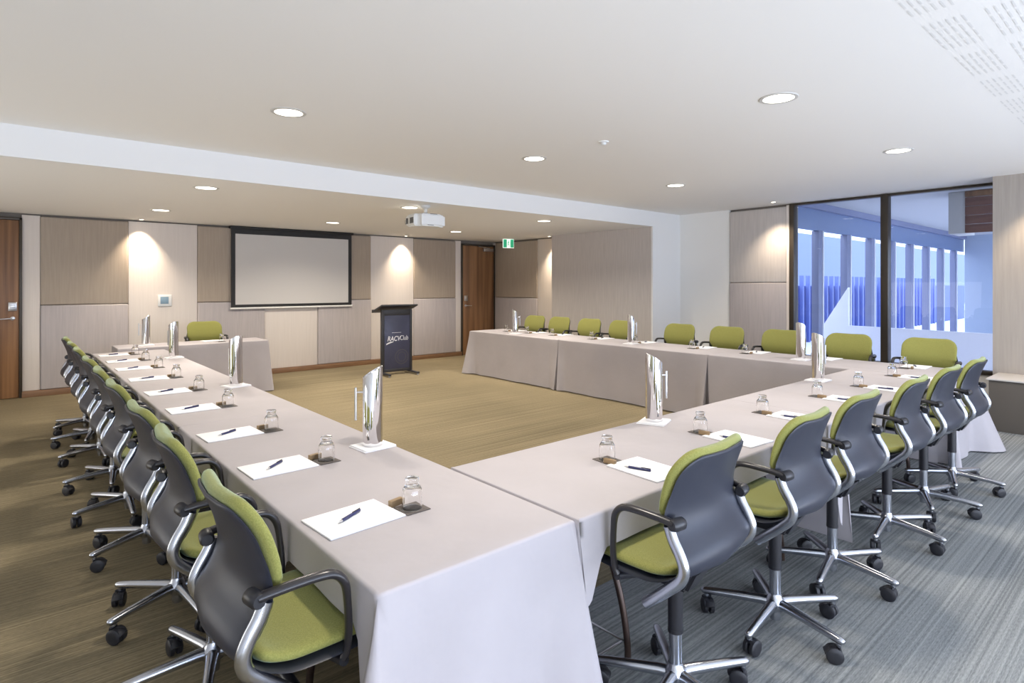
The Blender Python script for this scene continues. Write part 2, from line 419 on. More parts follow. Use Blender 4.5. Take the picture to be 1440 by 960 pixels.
def make_chair():
    c = thing('swivel_chair', '', 'chair')
    dish = lambda s: .030 * (1 - smooth01(.42, .60, s)) + .004
    # shell, back and seat in one bent piece
    hw = lambda s: .227 + .025 * smooth01(.12, .25, s)
    finish('shell', slab(.010, TOT - .01, 46, hw, .006, 0, .11, .05, dish), M['shell'], c, 50)
    # back cushion wraps the rim, narrowing below the arm joints
    hb = lambda s: .238 - .032 * smooth01(.20, .25, s)
    finish('backrest', slab(.0, .47, 34, hb, .021, .024, .115, .06, dish, .024), M['fabric'], c, 60)
    hs = lambda s: .228
    finish('seat', slab(.475, TOT + 0.0, 26, hs, .022, .027, .05, .07, dish, .03), M['fabric'], c, 60)
    for s in (-1, 1):
        bm = bmesh.new()
        path = smooth_path([(s * .246, -.122, .757), (s * .246, -.136, .72), (s * .246, -.162, .675), (s * .246, -.176, .635), (s * .244, -.166, .596), (s * .237, -.128, .556), (s * .227, -.075, .507), (s * .217, -.015, .455)], 4)
        tube(bm, path, .0190, 12, (.85, 1.05))
        finish('frame_strut', bm, M['alu'], c, 60)
        bm = bmesh.new()
        tube(bm, [(s * .205, -.150, .766), (s * .213, -.149, .766), (s * .252, -.143, .767), (s * .263, -.141, .767)], [.016, .0215, .0215, .017], 14)
        finish('arm_bracket', bm, M['black'], c, 50)
        bm = bmesh.new()
        path = smooth_path([(s * .250, -.142, .772), (s * .260, -.07, .781), (s * .268, .01, .785), (s * .269, .050, .776), (s * .268, .076, .745), (s * .264, .086, .69), (s * .258, .092, .61), (s * .252, .090, .555), (s * .246, .082, .530)], 4)
        n = len(path); rad = [.0165 - .003 * smooth01(.45, .6, i / n) for i in range(n)]
        tube(bm, path, rad, 12, (1.0, .75))
        finish('armrest', bm, M['arm'], c, 60)
    # mechanism under the seat: cross bar, arm stretcher and housing
    bm = bmesh.new()
    tube(bm, [(-.222, -.025, .460), (.222, -.025, .460)], .017, 10)
    tube(bm, smooth_path([(-.248, .084, .522), (-.16, .08, .500), (0, .05, .470), (.16, .08, .500), (.248, .084, .522)], 4), .014, 10)
    t = bmesh.new(); bmesh.ops.create_cube(t, size=1); bmesh.ops.scale(t, vec=(.14, .28, .10), verts=t.verts)
    for v in t.verts:
        if v.co.z < 0: v.co.x *= .6; v.co.y *= .6
    bmesh.ops.bevel(t, geom=list(t.edges), offset=.012, segments=2, affect='EDGES'); bmesh.ops.translate(t, vec=(0, .02, .485), verts=t.verts); join(bm, t)
    finish('tilt_mechanism', bm, M['black'], c, 40)
    bm = bmesh.new(); lathe(bm, [(.0275, .270), (.0275, .47)], 18); lathe(bm, [(.0285, .262), (.0285, .275)], 18)
    finish('column_sleeve', bm, M['black'], c)
    bm = bmesh.new(); lathe(bm, [(.012, .030), (.022, .034), (.024, .06), (.024, .265)], 18)
    lathe(bm, [(.030, .075), (.040, .085), (.044, .105), (.040, .124), (.030, .134), (.026, .15)], 18)
    finish('column', bm, M['alu'], c)
    for k in range(5):
        a = k * 2 * PI / 5
        bm = bmesh.new()
        pts = [(.02, 0, .108), (.06, 0, .110), (.14, 0, .106), (.24, 0, .100), (.30, 0, .095), (.315, 0, .094), (.322, 0, .093)]
        tube(bm, pts, [.024, .0225, .0205, .0185, .0170, .014, .006], 12, (1.0, .95))
        tube(bm, [(.297, 0, .10), (.297, 0, .070)], .011, 10)
        o = finish('base_leg', bm, M['alu'], c, 50); o.rotation_euler[2] = a
        bm = bmesh.new(); b = random.Random(k).uniform(-1, 1)
        for s in (-1, 1):
            t = bmesh.new(); lathe(t, [(.012, -.011), (.028, -.011), (.0335, -.007), (.0335, .007), (.028, .011), (.012, .012)], 18)
            bmesh.ops.transform(t, matrix=Matrix.Translation((-.017, s * .015, -.0375)) @ Matrix.Rotation(PI / 2, 4, 'X'), verts=t.verts); join(bm, t)
        tube(bm, smooth_path([(0, 0, .0), (0, 0, -.012), (-.010, 0, -.014), (-.034, 0, -.016), (-.052, 0, -.030)], 3), .012, 8, (1.9, .7))
        o = finish('caster', bm, M['rubber'], c, 40); o.location = (.297 * math.cos(a), .297 * math.sin(a), .0715); o.rotation_euler[2] = a + b * 1.4
    return c

chair0 = make_chair()
chair_used = False
def place_chair(x, y, rz, base_rot, label, group, swing=0):
    global chair_used
    c = chair0 if not chair_used else copy_tree(chair0)
    chair_used = True
    c.location = (x, y, 0); c.rotation_euler = (0, 0, rz); tag(c, label, 'chair', group)
    rot = base_rot - rz
    k = m = 0
    for ch in KIDS(c):
        st = ch.name.split('.')[0]
        if st == 'base_leg': ch.rotation_euler[2] = rot + k * 2 * PI / 5; k += 1
        elif st == 'caster':
            a = rot + m * 2 * PI / 5; m += 1
            ch.location = (.297 * math.cos(a), .297 * math.sin(a), .0715); ch.rotation_euler[2] = a + random.uniform(-1.5, 1.5)
    return c
D = math.radians
LROW = 'chairs on the outer side of the row opposite the window'
NROW = 'chairs along the front cross row'
RROW = 'chairs along the window-side row'
Ly = [1.75, 2.505, 3.16, 3.99, 4.70, 5.45, 6.32, 7.02, 7.68]
Lbase = [20, 179, 205, 208, 196, 190, 200, 185, 210]
for i, y in enumerate(Ly):
    place_chair(.605, y, -PI / 2 + D([0, -2, 2, 1, -1, 2, 0, 1, -1][i]), D(Lbase[i]), 'green swivel chair, %s from the front end of the table row opposite the window' % ORD[i], LROW)
Nx = [1.87, 2.63, 3.31, 4.09, 4.82, 5.49]
Nbase = [48, 42, -26, -30, -14, -20]
for i, x in enumerate(Nx):
    place_chair(x, [1.245, 1.228, 1.24, 1.217, 1.21, 1.195][i], D([3, 2, 0, 1, -1, 0][i]), D(Nbase[i]), 'green swivel chair, %s from the bench end of the front cross row' % ORD[5 - i], NROW)
Ry = [7.63, 7.02, 6.34, 5.69, 4.66, 3.95, 3.24, 2.49, 1.74]
for i, y in enumerate(Ry):
    place_chair(6.992, y, PI / 2 + D([3, 1, 0, -2, 1, 0, 0, 2, 0][i]), random.uniform(0, 6), 'green swivel chair, %s from the lectern end of the window-side table row' % ORD[i], RROW)
place_chair(2.20, 9.50, PI, .4, 'green swivel chair alone behind the small table beneath the projector screen', 'chair at the small table')

# ------------------------------------------------------------------ tables and cloths
def cloth(x0, x1, y0, y1, sides, label, group, tails=None, flares=None, seed=0, seats=(), stiff=()):
    """draped cloth. sides: drop per side in the order S(-y) E(+x) N(+y) W(-x), negative = end butted against the next table.
    tails: drop at corners SE NE NW SW.  flares: hem flare at those corners"""
    rnd = random.Random(seed)
    full = T - .012
    tails = tails or [full] * 4; flares = flares or [.10] * 4
    cs = [(x0, y0), (x1, y0), (x1, y1), (x0, y1)]               # SW SE NE NW
    nrm = [(0, -1), (1, 0), (0, 1), (-1, 0)]
    cols = []                                                    # (x,y, normal, drop, flare, fold phase)
    ph = [rnd.uniform(0, 6) for _ in range(8)]
    for s in range(4):
        a, b = cs[s], cs[(s + 1) % 4]; L = math.hypot(b[0] - a[0], b[1] - a[1]); n = nrm[s]
        seam = sides[s] < 0; drop = abs(sides[s])
        # corner numbering: corner at the start of side s is cs[s] -> tails index (s+3)%4
        t0, t1 = tails[(s + 3) % 4], tails[s]; f0, f1 = flares[(s + 3) % 4], flares[s]
        N = max(8, int(L / .028))
        for i in range(N + 1):
            u = L * i / N
            d0, d1 = u, L - u
            dr = drop
            w = .24 if drop < .5 else .05
            dr = drop + (t0 - drop) * (1 - smooth01(.02, w, d0)) + (t1 - drop) * (1 - smooth01(.02, w, d1))
            short = (not seam) and drop < .5
            if short:
                pos = (a[0] + b[0] - a[0]) * 0 + (a[0] + (b[0] - a[0]) * i / N if s in (0, 2) else a[1] + (b[1] - a[1]) * i / N)
                near = min([abs(pos - q) for q in seats] or [9])
                free = smooth01(.25, .34, near)
                dr = drop + (max(dr, .25) - drop) * free
            if seam: fl = -.030
            elif short: fl = .006 + .004 * math.sin(u * 21 + ph[s])
            else:
                fl = .012 + (f0 - .012) * math.exp(-(d0 / .10) ** 2) * .75 + (f1 - .012) * math.exp(-(d1 / .10) ** 2) * .75
                fl += .010 * math.sin(u * 7.3 + ph[s]) + .007 * math.sin(u * 15.1 + ph[s + 4])
                fl -= .028 * math.exp(-((d0 - .17) / .05) ** 2) + .028 * math.exp(-((d1 - .19) / .05) ** 2)
                fl = max(fl, .002) * (.15 if s in stiff else 1)
            tn = ((b[0] - a[0]) / L, (b[1] - a[1]) / L)
            lat = (.030 * math.exp(-(d0 / .05) ** 2) if sides[(s + 3) % 4] < 0 else 0) - (.030 * math.exp(-(d1 / .05) ** 2) if sides[(s + 1) % 4] < 0 else 0)
            if seam: lat = 0
            cols.append((a[0] + (b[0] - a[0]) * i / N, a[1] + (b[1] - a[1]) * i / N, n, dr, fl, (tn[0] * lat, tn[1] * lat)))
        # corner fan
        m = nrm[(s + 1) % 4]; seam2 = sides[(s + 1) % 4] < 0
        for k in range(1, 6):
            th = PI / 2 * k / 6; v = (n[0] * math.cos(th) + m[0] * math.sin(th), n[1] * math.cos(th) + m[1] * math.sin(th))
            wv = f1 * (.75 + .35 * math.sin(2 * th))
            vx, vy = v
            lx = ly = 0
            if seam: vx -= n[0] * math.cos(th); vy -= n[1] * math.cos(th); lx -= n[0] * .030; ly -= n[1] * .030
            if seam2: vx -= m[0] * math.sin(th); vy -= m[1] * math.sin(th); lx -= m[0] * .030; ly -= m[1] * .030
            t1c = t1
            cols.append((b[0], b[1], (vx, vy), t1c, wv if (seam or seam2) is False else wv * .6, (lx, ly)))
    bm = bmesh.new()
    R = .011; ROWS = 9
    rings = []
    def pt(c, off, z):
        x, y = c[0] + c[2][0] * off, c[1] + c[2][1] * off
        if off < 0:
            x = min(max(c[0] + c[2][0] * off, x0 - off), x1 + off); y = min(max(c[1] + c[2][1] * off, y0 - off), y1 + off)
        return bm.verts.new((x, y, z))
    rings.append([pt(c, -R - .03, T) for c in cols])
    rings.append([pt(c, -R, T) for c in cols])
    for a in (30, 60, 90):
        rings.append([pt(c, -R + R * math.sin(D(a)), T - (R - R * math.cos(D(a))) * (.25 if c[4] < -.02 else 1)) for c in cols])
    for r in range(1, ROWS + 1):
        f = r / ROWS
        g = f ** 1.15
        rings.append([bm.verts.new((c[0] + (c[2][0] * c[4] * (c[3] / full) ** .5 + c[5][0]) * g, c[1] + (c[2][1] * c[4] * (c[3] / full) ** .5 + c[5][1]) * g, T - R - (c[3] - R) * f)) for c in cols])
    n = len(cols)
    for i in range(len(rings) - 1):
        for k in range(n):
            q = [rings[i][k], rings[i][(k + 1) % n], rings[i + 1][(k + 1) % n], rings[i + 1][k]]
            bm.faces.new(q)
    bmesh.ops.remove_doubles(bm, verts=list(bm.verts), dist=1e-5)
    # flat top
    xs = (x0 + R, x1 - R); ys = (y0 + R, y1 - R)
    be = [e for e in bm.edges if e.is_boundary and e.verts[0].co.z > T - 1e-4 and e.verts[1].co.z > T - 1e-4]
    bmesh.ops.holes_fill(bm, edges=be, sides=0)
    o = finish('tablecloth', bm, M['cloth'], None, 75)
    return tag(o, label, 'tablecloth', group)

def folding_table(x0, x1, y0, y1, label, group, along_x, inset=(.42, .52)):
    t = thing('folding_table', label, 'table', ((x0 + x1) / 2, (y0 + y1) / 2, 0), 0 if along_x else PI / 2, group)
    L = (x1 - x0) if along_x else (y1 - y0); W = (y1 - y0) if along_x else (x1 - x0)
    L -= .03; W -= .03
    bm = bmesh.new(); box(bm, (-L / 2, -W / 2, T - .035), (L / 2, W / 2, T - .006), .004); finish('tabletop', bm, M['ply'], t)
    for s, ins in ((-1, inset[0]), (1, inset[1])):
        x = s * (L / 2 - ins)
        for q in (-1, 1):
            bm = bmesh.new()
            tube(bm, smooth_path([(x, q * .05, T - .04), (x, q * .09, .55), (x, q * .15, .42), (x, q * .215, .25), (x, q * .245, .10), (x, q * .25, .0)], 5), .014, 10)
            finish('leg', bm, M['leg'], t)
        bm = bmesh.new(); tube(bm, [(x, -.11, .50), (x, .11, .50)], .010, 8); tube(bm, [(x, 0, .50), (x - s * .38, 0, T - .04)], .009, 8)
        finish('leg_brace', bm, M['leg'], t)
    return t

FULL = T - .012; SH = .132
GL = 'tables of the row opposite the window'; GN = 'tables of the front cross row'; GR = 'tables of the window-side row'
GLc, GNc, GRc = ['cloths over the ' + g for g in (GL, GN, GR)]
LT = [(1.37, 3.741), (3.743, 6.063), (6.065, 8.36)]
for i, (a, b) in enumerate(LT):
    s = [FULL if i == 0 else -.13, FULL, FULL if i == 2 else -.13, SH]
    tl = [FULL] * 4
    if i == 0: tl = [FULL, FULL, FULL, FULL]
    if i > 0: tl = [FULL, FULL, .13 if i == 1 else FULL, .13]
    fl = [.12, .05, .02, .25] if i == 0 else [.05, .08 if i == 2 else .05, .03, .02]
    if i == 2: fl = [.05, .10, .06, .02]
    cloth(.72, 1.462, a, b, s, 'beige cloth over the %s table from the front end of the row opposite the window' % ORD[i], GLc, tl, fl, i, Ly, (1,) if i == 0 else ())
    folding_table(.72, 1.462, a, b, '%s folding table from front end, under the cloth in the row opposite the window' % ORD[i], GL, False, [(.75, .89), (.42, .52), (.42, .52)][i])
NT = [(1.474, 3.824), (3.826, 6.080)]
for i, (a, b) in enumerate(NT):
    s = [SH, -FULL, FULL, -FULL if i == 0 else -.25]
    tl = [FULL, FULL, FULL, .31] if i == 0 else [.25, FULL, FULL, .14]
    cloth(a, b, 1.362, 2.128, s, ['beige cloth of the front cross row on the table beside the open corner', 'beige cloth of the front cross row on the table beside the window-side row'][i], GNc, tl, [.10, .03, .03, .035] if i == 0 else [.03, .03, .03, .02], 10 + i, Nx)
    folding_table(a, b, 1.362, 2.128, ['brown-legged folding table under the front cross row, curved legs showing below the cloth', 'brown-legged folding table of the front cross row beside the window-side row'][i], GN, True)
RT = [(1.33, 3.626), (3.628, 6.039), (6.041, 8.22)]
for i, (a, b) in enumerate(RT):
    s = [FULL if i == 0 else -FULL, SH, FULL if i == 2 else -FULL, FULL]
    tl = [FULL if i == 0 else .25, FULL if i == 2 else .25, FULL, FULL]
    fl = [.24, .03, .09, .09] if i == 0 else ([.02, .10, .13, .085] if i == 2 else [.02, .02, .09, .09])
    cloth(6.09, 6.868, a, b, s, 'beige cloth over the %s table from the lectern end of the window-side row' % ORD[2 - i], GRc, tl, fl, 20 + i, Ry, (3,) if i == 0 else ())
    folding_table(6.09, 6.868, a, b, '%s folding table from the lectern end, under the cloth of the window-side row' % ORD[2 - i], GR, False, [(.78, .76), (.67, .84), (.64, .32)][i])
cloth(1.02, 2.86, 8.78, 9.34, [FULL, FULL, SH, FULL], 'beige cloth falling to the floor over the small table beneath the projector screen', 'cloth over the small table', None, [.07, .07, .05, .06], 31, [2.2])
folding_table(1.02, 2.86, 8.78, 9.34, 'small folding table under its own cloth beneath the projector screen', 'small table', True)

# ------------------------------------------------------------------ table setting
def make_pad():
    bm = bmesh.new(); box(bm, (-.14, -.105, 0), (.14, .105, .006), .001); return finish('notepad', bm, M['paper'])
def make_pen():
    p = thing('pen', '', 'pen')
    def along(prof, name, m):
        bm = bmesh.new(); t = bmesh.new(); lathe(t, prof, 10)
        bmesh.ops.transform(t, matrix=Matrix.Rotation(PI / 2, 4, 'Y'), verts=t.verts); join(bm, t); return finish(name, bm, m, p)
    along([(.0035, -.045), (.0056, -.043), (.0058, .0), (.0052, .052), (.004, .055)], 'barrel', M['pen_navy'])
    along([(.0045, -.045), (.0040, -.052), (.0012, -.066), (.0006, -.068)], 'tip', M['steel'])
    bm = bmesh.new(); box(bm, (.012, -.0015, .0055), (.055, .0015, .008), .0005); finish('clip', bm, M['pen_black'], p)
    return p
def make_coaster():
    bm = bmesh.new(); box(bm, (-.048, -.048, 0), (.048, .048, .003), .001); return finish('coaster', bm, M['coaster'])
def make_mint():
    bm = bmesh.new(); box(bm, (-.028, -.010, 0), (.028, .010, .022), .001)
    for f in bm.faces:
        if abs(f.normal.y) > .9: f.material_index = 1
    bm2 = bm; return finish('mint_box', bm2, [M['mint'], M['mint_side']])
def make_tumbler():
    """an upturned glass: wide rim down, shoulder, narrower heavy foot on top"""
    bm = bmesh.new(); S = 20
    outer = [(.036, 0), (.0365, .012), (.036, .050), (.0355, .066), (.031, .076), (.0255, .083), (.0225, .088), (.0225, .094), (.0245, .100), (.0250, .106), (.0235, .109)]
    inner = [(.0335, 0), (.034, .012), (.0335, .050), (.033, .064), (.028, .073), (.020, .079), (.006, .081)]
    ro = []
    for prof in (outer, inner):
        rings = [[bm.verts.new((r * math.cos(2 * PI * k / S), r * math.sin(2 * PI * k / S), z)) for k in range(S)] for r, z in prof]
        for i in range(len(rings) - 1):
            for k in range(S): bm.faces.new((rings[i][k], rings[i][(k + 1) % S], rings[i + 1][(k + 1) % S], rings[i + 1][k]))
        bm.faces.new(rings[-1]); ro.append(rings[0])
    for k in range(S): bm.faces.new((ro[0][k], ro[0][(k + 1) % S], ro[1][(k + 1) % S], ro[1][k]))
    return finish('tumbler', bm, M['glass'], None, 50)

pad0, pen0, coaster0, mint0, tumbler0 = make_pad(), make_pen(), make_coaster(), make_mint(), make_tumbler()
protos = {'pad': [pad0, False], 'pen': [pen0, False], 'coaster': [coaster0, False], 'mint': [mint0, False], 'tumbler': [tumbler0, False]}
def put(kind, loc, rz, label, cat, group):
    p, used = protos[kind]
    o = p if not used else copy_tree(p)
    protos[kind][1] = True
    o.location = loc; o.rotation_euler = (0, 0, rz); tag(o, label, cat, group); return o

def setting(row, i, pad, pad_rz, gl, mint, pen, pen_rz, place):
    z = T + .0008
    if pad: put('pad', (pad[0], pad[1], z), pad_rz, 'white notepad at the ' + place, 'notepad', 'notepads on the ' + row)
    if pen: put('pen', (pen[0], pen[1], z + .006 + .006 - .0005), pen_rz, 'dark pen on the notepad at the ' + place, 'pen', 'pens on the ' + row)
    put('coaster', (gl[0], gl[1], z), pad_rz + random.uniform(-.06, .06), 'dark coaster under the glass at the ' + place, 'coaster', 'coasters on the ' + row)
    put('tumbler', (gl[0], gl[1], z + .003), random.uniform(0, 6), 'upturned clear tumbler at the ' + place, 'glass', 'tumblers on the ' + row)
    if mint: put('mint', (mint[0], mint[1], z), mint[2], 'small brown mint box at the ' + place, 'mint box', 'mint boxes on the ' + row)

Lg = [1.82, 2.569, 3.309, 4.154, 4.943, 5.745, 6.54, 7.27, 7.95]
for i, y in enumerate(Lg):
    setting('row opposite the window', i, (.893, y + .05), D([4, 2, 3, 0, 2, -2, 1, 0, 0][i]), (1.092, y), (1.065, y + .068, D(12)), (.883, y + .058), D([28, 40, 31, 22, 25, 18, 24, 20, 20][i]),
            '%s place of row opposite window from front' % ORD[i])
Ng = [(2.072, 1.741), (2.846, 1.738), (3.582, 1.752), (4.404, 1.750), (5.098, 1.715), (5.90, 1.715)]
for i, (x, y) in enumerate(Ng):
    setting('front cross row', i, (x + .025, y - .20), PI / 2 + D([-3, -4, -2, 2, -3, 0][i]), (x, y), (x - .035, y - .05 + .005, D(100)), (x - .02, y - .19), D([-72, -85, -80, -76, -82, -78][i]),
            '%s place of front row from bench' % ORD[5 - i])
Rg = [7.74, 7.20, 6.61, 5.78, 4.99, 4.10, 3.40, 2.62, 1.80]
for i, y in enumerate(Rg):
    setting('window-side row', i, (6.72, y - .05), D(random.uniform(-4, 4)), (6.525, y), (6.54, y - .066, D(10)), (6.72, y - .04), PI + D(random.uniform(15, 35)),
            '%s place of window-side row from lectern end' % ORD[i])
setting('small table', 0, (2.2, 9.14), 0, (2.27, 8.95), None, None, 0, 'small table beneath the projector screen')

def make_jug():
    j = thing('water_jug', '', 'jug')
    r = .0485; H = .395; S = 28; bm = bmesh.new()
    slope = .62                                             # top cut: high on -x, low on the handle side +x
    prof = [(.046, 0), (r, .004), (r, .02)]
    rings = [[bm.verts.new((q * math.cos(2 * PI * k / S), q * math.sin(2 * PI * k / S), z)) for k in range(S)] for q, z in prof]
    def top(q, dz): return [bm.verts.new((q * math.cos(2 * PI * k / S), q * math.sin(2 * PI * k / S), H - .031 - slope * q * math.cos(2 * PI * k / S) + dz)) for k in range(S)]
    rings += [top(r, -.002), top(r - .0015, 0), top(r - .004, 0), top(r - .005, -.003)]
    for z in (.25, .06): rings.append([bm.verts.new(((r - .005) * math.cos(2 * PI * k / S), (r - .005) * math.sin(2 * PI * k / S), z)) for k in range(S)])
    for i in range(len(rings) - 1):
        for k in range(S): bm.faces.new((rings[i][k], rings[i][(k + 1) % S], rings[i + 1][(k + 1) % S], rings[i + 1][k]))
    bm.faces.new(rings[0]); bm.faces.new(rings[-1])
    finish('body', bm, M['chrome'], j, 40)
    bm = bmesh.new(); tube(bm, [(r + .033, 0, .125), (r + .033, 0, .285)], .0065, 12); tube(bm, [(r - .002, 0, .262), (r + .033, 0, .262)], .0045, 10)
    finish('handle', bm, M['steel'], j, 40)
    return j
def make_napkin():
    bm = bmesh.new()
    for k, (a, b) in enumerate(((.088, .080), (.086, .079), (.087, .078))):
        box(bm, (-a + .002 * k, -b, .0035 * k), (a, b - .002 * k, .0035 * k + .0032), .0012)
    return finish('folded_napkin', bm, M['napkin'])
jug0, nap0 = make_jug(), make_napkin(); jused = False
JUGS = [(1.362, 2.645, 150, 'row opposite the window, first jug from the front', 4), (1.352, 4.93, 110, 'row opposite the window, second jug from the front', 12), (1.36, 7.30, 120, 'row opposite the window, last jug before the small table', 3),
        (1.36, 9.02, 165, 'small table beneath the projector screen', 0),
        (2.853, 2.045, -25, 'front cross row, second from the bench end', 20), (5.134, 2.035, -20, 'front cross row, first from the bench end', 0),
        (6.30, 7.25, -30, 'window-side row, first from the lectern end', 5), (6.40, 4.96, -25, 'window-side row, second from the lectern end', 0), (6.42, 2.72, -10, 'window-side row, third from the lectern end', 0)]
for i, (x, y, a, w, na) in enumerate(JUGS):
    n = nap0 if not jused else copy_tree(nap0); j = jug0 if not jused else copy_tree(jug0); jused = True
    n.location = (x, y, T + .0008); n.rotation_euler = (0, 0, D(na)); tag(n, 'white napkin under jug, ' + w, 'napkin', 'napkins under the jugs')
    j.location = (x, y, T + .0008 + .0105); j.rotation_euler = (0, 0, D(a)); tag(j, 'tall steel water jug on the ' + w, 'jug', 'water jugs')

# ------------------------------------------------------------------ projector screen, wall control, exit sign
sc = thing('projector_screen', 'pulled-down grey projector screen with black border on the far wall', 'projector screen', (3.84, YW - .12, 0))
bm = bmesh.new(); box(bm, (-1.0, -.004, 1.215), (1.0, .002, 2.40)); finish('screen_fabric', bm, M['screen'], sc)
bm = bmesh.new()
box(bm, (-1.065, -.006, 1.165), (-1.0, .003, 2.50)); box(bm, (1.0, -.006, 1.165), (1.065, .003, 2.50)); box(bm, (-1.0, -.006, 1.165), (1.0, .003, 1.215)); box(bm, (-1.0, -.006, 2.40), (1.0, .003, 2.50))
finish('border', bm, M['screen_black'], sc)
bm = bmesh.new(); tube(bm, [(-1.08, 0, 1.152), (1.08, 0, 1.152)], .017, 10); finish('weight_bar', bm, M['white'], sc)
bm = bmesh.new(); box(bm, (-1.09, -.05, 2.485), (1.09, .05, ZL - .002), .01); finish('case', bm, M['screen_black'], sc)

t = thing('wall_control', 'small white wall control with a blue-grey display on the pale wall panel', 'control panel', (1.825, YW - .055, 1.30))
bm = bmesh.new(); box(bm, (-.095, -.022, -.088), (.095, 0, .088), .008); finish('casing', bm, M['proj'], t)
bm = bmesh.new(); box(bm, (-.062, -.025, -.05), (.050, -.021, .062), .003); finish('display', bm, M['thermo_screen'], t)

ex = thing('exit_sign', 'green and white running-man exit sign hanging below the lower ceiling', 'exit sign', (8.08, 9.52, 0), D(-18))
bm = bmesh.new(); box(bm, (-.125, -.015, 2.335), (.125, .015, 2.525), .004); finish('casing', bm, M['exit_white'], ex)
bm = bmesh.new(); box(bm, (-.118, -.018, 2.345), (-.04, -.0155, 2.518)); box(bm, (.04, -.018, 2.345), (.118, -.0155, 2.518)); finish('green_field', bm, M['green'], ex)
bm = bmesh.new()      # running figure
t = bmesh.new(); lathe(t, [(.001, -.001), (.011, -.001), (.011, .001)], 12); bmesh.ops.transform(t, matrix=Matrix.Translation((.006, -.017, 2.492)) @ Matrix.Rotation(PI / 2, 4, 'X'), verts=t.verts); join(bm, t)
for a, b, r in (((0, 2.475), (-.006, 2.43), .009), ((0, 2.47), (.022, 2.45), .005), ((0, 2.47), (-.024, 2.455), .005), ((-.006, 2.43), (.016, 2.40), .006), ((.016, 2.40), (.010, 2.365), .006), ((-.006, 2.43), (-.016, 2.395), .006), ((-.016, 2.395), (-.032, 2.385), .006)):
    tube(bm, [(a[0], -.017, a[1]), (b[0], -.017, b[1])], r, 6, (1, .3), up=(0, 1, 0))
finish('pictogram', bm, M['green'], ex)

# ------------------------------------------------------------------ lectern
le = thing('lectern', 'charcoal lectern with a navy front panel carrying white lettering', 'lectern', (5.08, 9.0, 0), D(-4))
W2 = .285
bm = bmesh.new()
box(bm, (-W2, -.055, .05), (-W2 + .045, .02, 1.12), .006); box(bm, (W2 - .045, -.055, .05), (W2, .02, 1.12), .006)
finish('side_post', bm, M['lect'], le)
bm = bmesh.new(); box(bm, (-W2 + .045, -.045, .10), (W2 - .045, -.01, 1.02), .003); finish('front_panel', bm, M['lect_panel'], le)
bm = bmesh.new(); box(bm, (-W2 + .045, -.05, 1.02), (W2 - .045, 0, 1.12), .003); box(bm, (-W2 + .045, -.05, .05), (W2 - .045, 0, .10), .003); finish('rail', bm, M['lect'], le)
bm = bmesh.new(); box(bm, (-.34, -.20, -.014), (.34, .24, .014), .006, rot=Matrix.Rotation(D(-17), 4, 'X'))
bmesh.ops.translate(bm, vec=(0, .03, 1.135), verts=bm.verts)
finish('reading_top', bm, M['lect'], le)
bm = bmesh.new(); box(bm, (-.34, .225, 1.068), (.34, .255, 1.115), .004); finish('book_stop', bm, M['lect'], le)
for s in (-1, 1):
    bm = bmesh.new(); box(bm, (s * (W2 - .022) - .025, -.33, .022), (s * (W2 - .022) + .025, .30, .052), .008); f = finish('foot', bm, M['lect'], le)
    bm = bmesh.new()
    for y in (-.30, .27): lathe(bm, [(.014, 0), (.018, .006), (.016, .023)], 12, (s * (W2 - .022), y, 0))
    finish('glide', bm, M['steel'], f)
bm = bmesh.new()
for (r0, r1) in ((.118, .126), (.075, .081)):
    S = 40; a = [bm.verts.new((.085 + r0 * math.cos(2 * PI * k / S), -.0462, .30 + r0 * math.sin(2 * PI * k / S))) for k in range(S)]
    b = [bm.verts.new((.085 + r1 * math.cos(2 * PI * k / S), -.0462, .30 + r1 * math.sin(2 * PI * k / S))) for k in range(S)]
    for k in range(S): bm.faces.new((a[k], a[(k + 1) % S], b[(k + 1) % S], b[k]))
finish('faint_emblem', bm, M['lect_ring'], le)
def text(body, size, loc, shear, name, parent, bold=0.0, sx=1.0):
    cu = bpy.data.curves.new(name, 'FONT'); cu.body = body; cu.size = size; cu.shear = shear; cu.extrude = .0008; cu.offset = bold; cu.align_x = 'LEFT'
    o = bpy.data.objects.new(name, cu); COL.objects.link(o)
    dg = bpy.context.evaluated_depsgraph_get(); me = bpy.data.meshes.new_from_object(o.evaluated_get(dg)); bpy.data.objects.remove(o)
    for v in me.vertices: v.co.x *= sx
    me.materials.clear(); me.materials.append(M['ink'])
    o = bpy.data.objects.new(name, me); COL.objects.link(o); o.parent = parent
    o.location = loc; o.rotation_euler = (PI / 2, 0, 0); return o
text('RACV', .118, (-.185, -.0475, .580), .22, 'lettering', le, .0016, .78)
text('Club', .118, (.048, -.0475, .588), .10, 'lettering', le, -.0004, .70)
text('~~~~~~~~~~~', .036, (-.10, -.0475, .712), 0, 'small_lettering', le, .001, .75)
bm = bmesh.new()
sp = [(-.205, .525, .011), (-.165, .544, .012), (-.12, .557, .010), (-.07, .566, .004)]
va = [bm.verts.new((x, -.0475, z + w)) for x, z, w in sp]; vb = [bm.verts.new((x, -.0475, z - w)) for x, z, w in sp]
for i in range(3): bm.faces.new((va[i], va[i + 1], vb[i + 1], vb[i]))
finish('swoosh', bm, M['ink'], le)

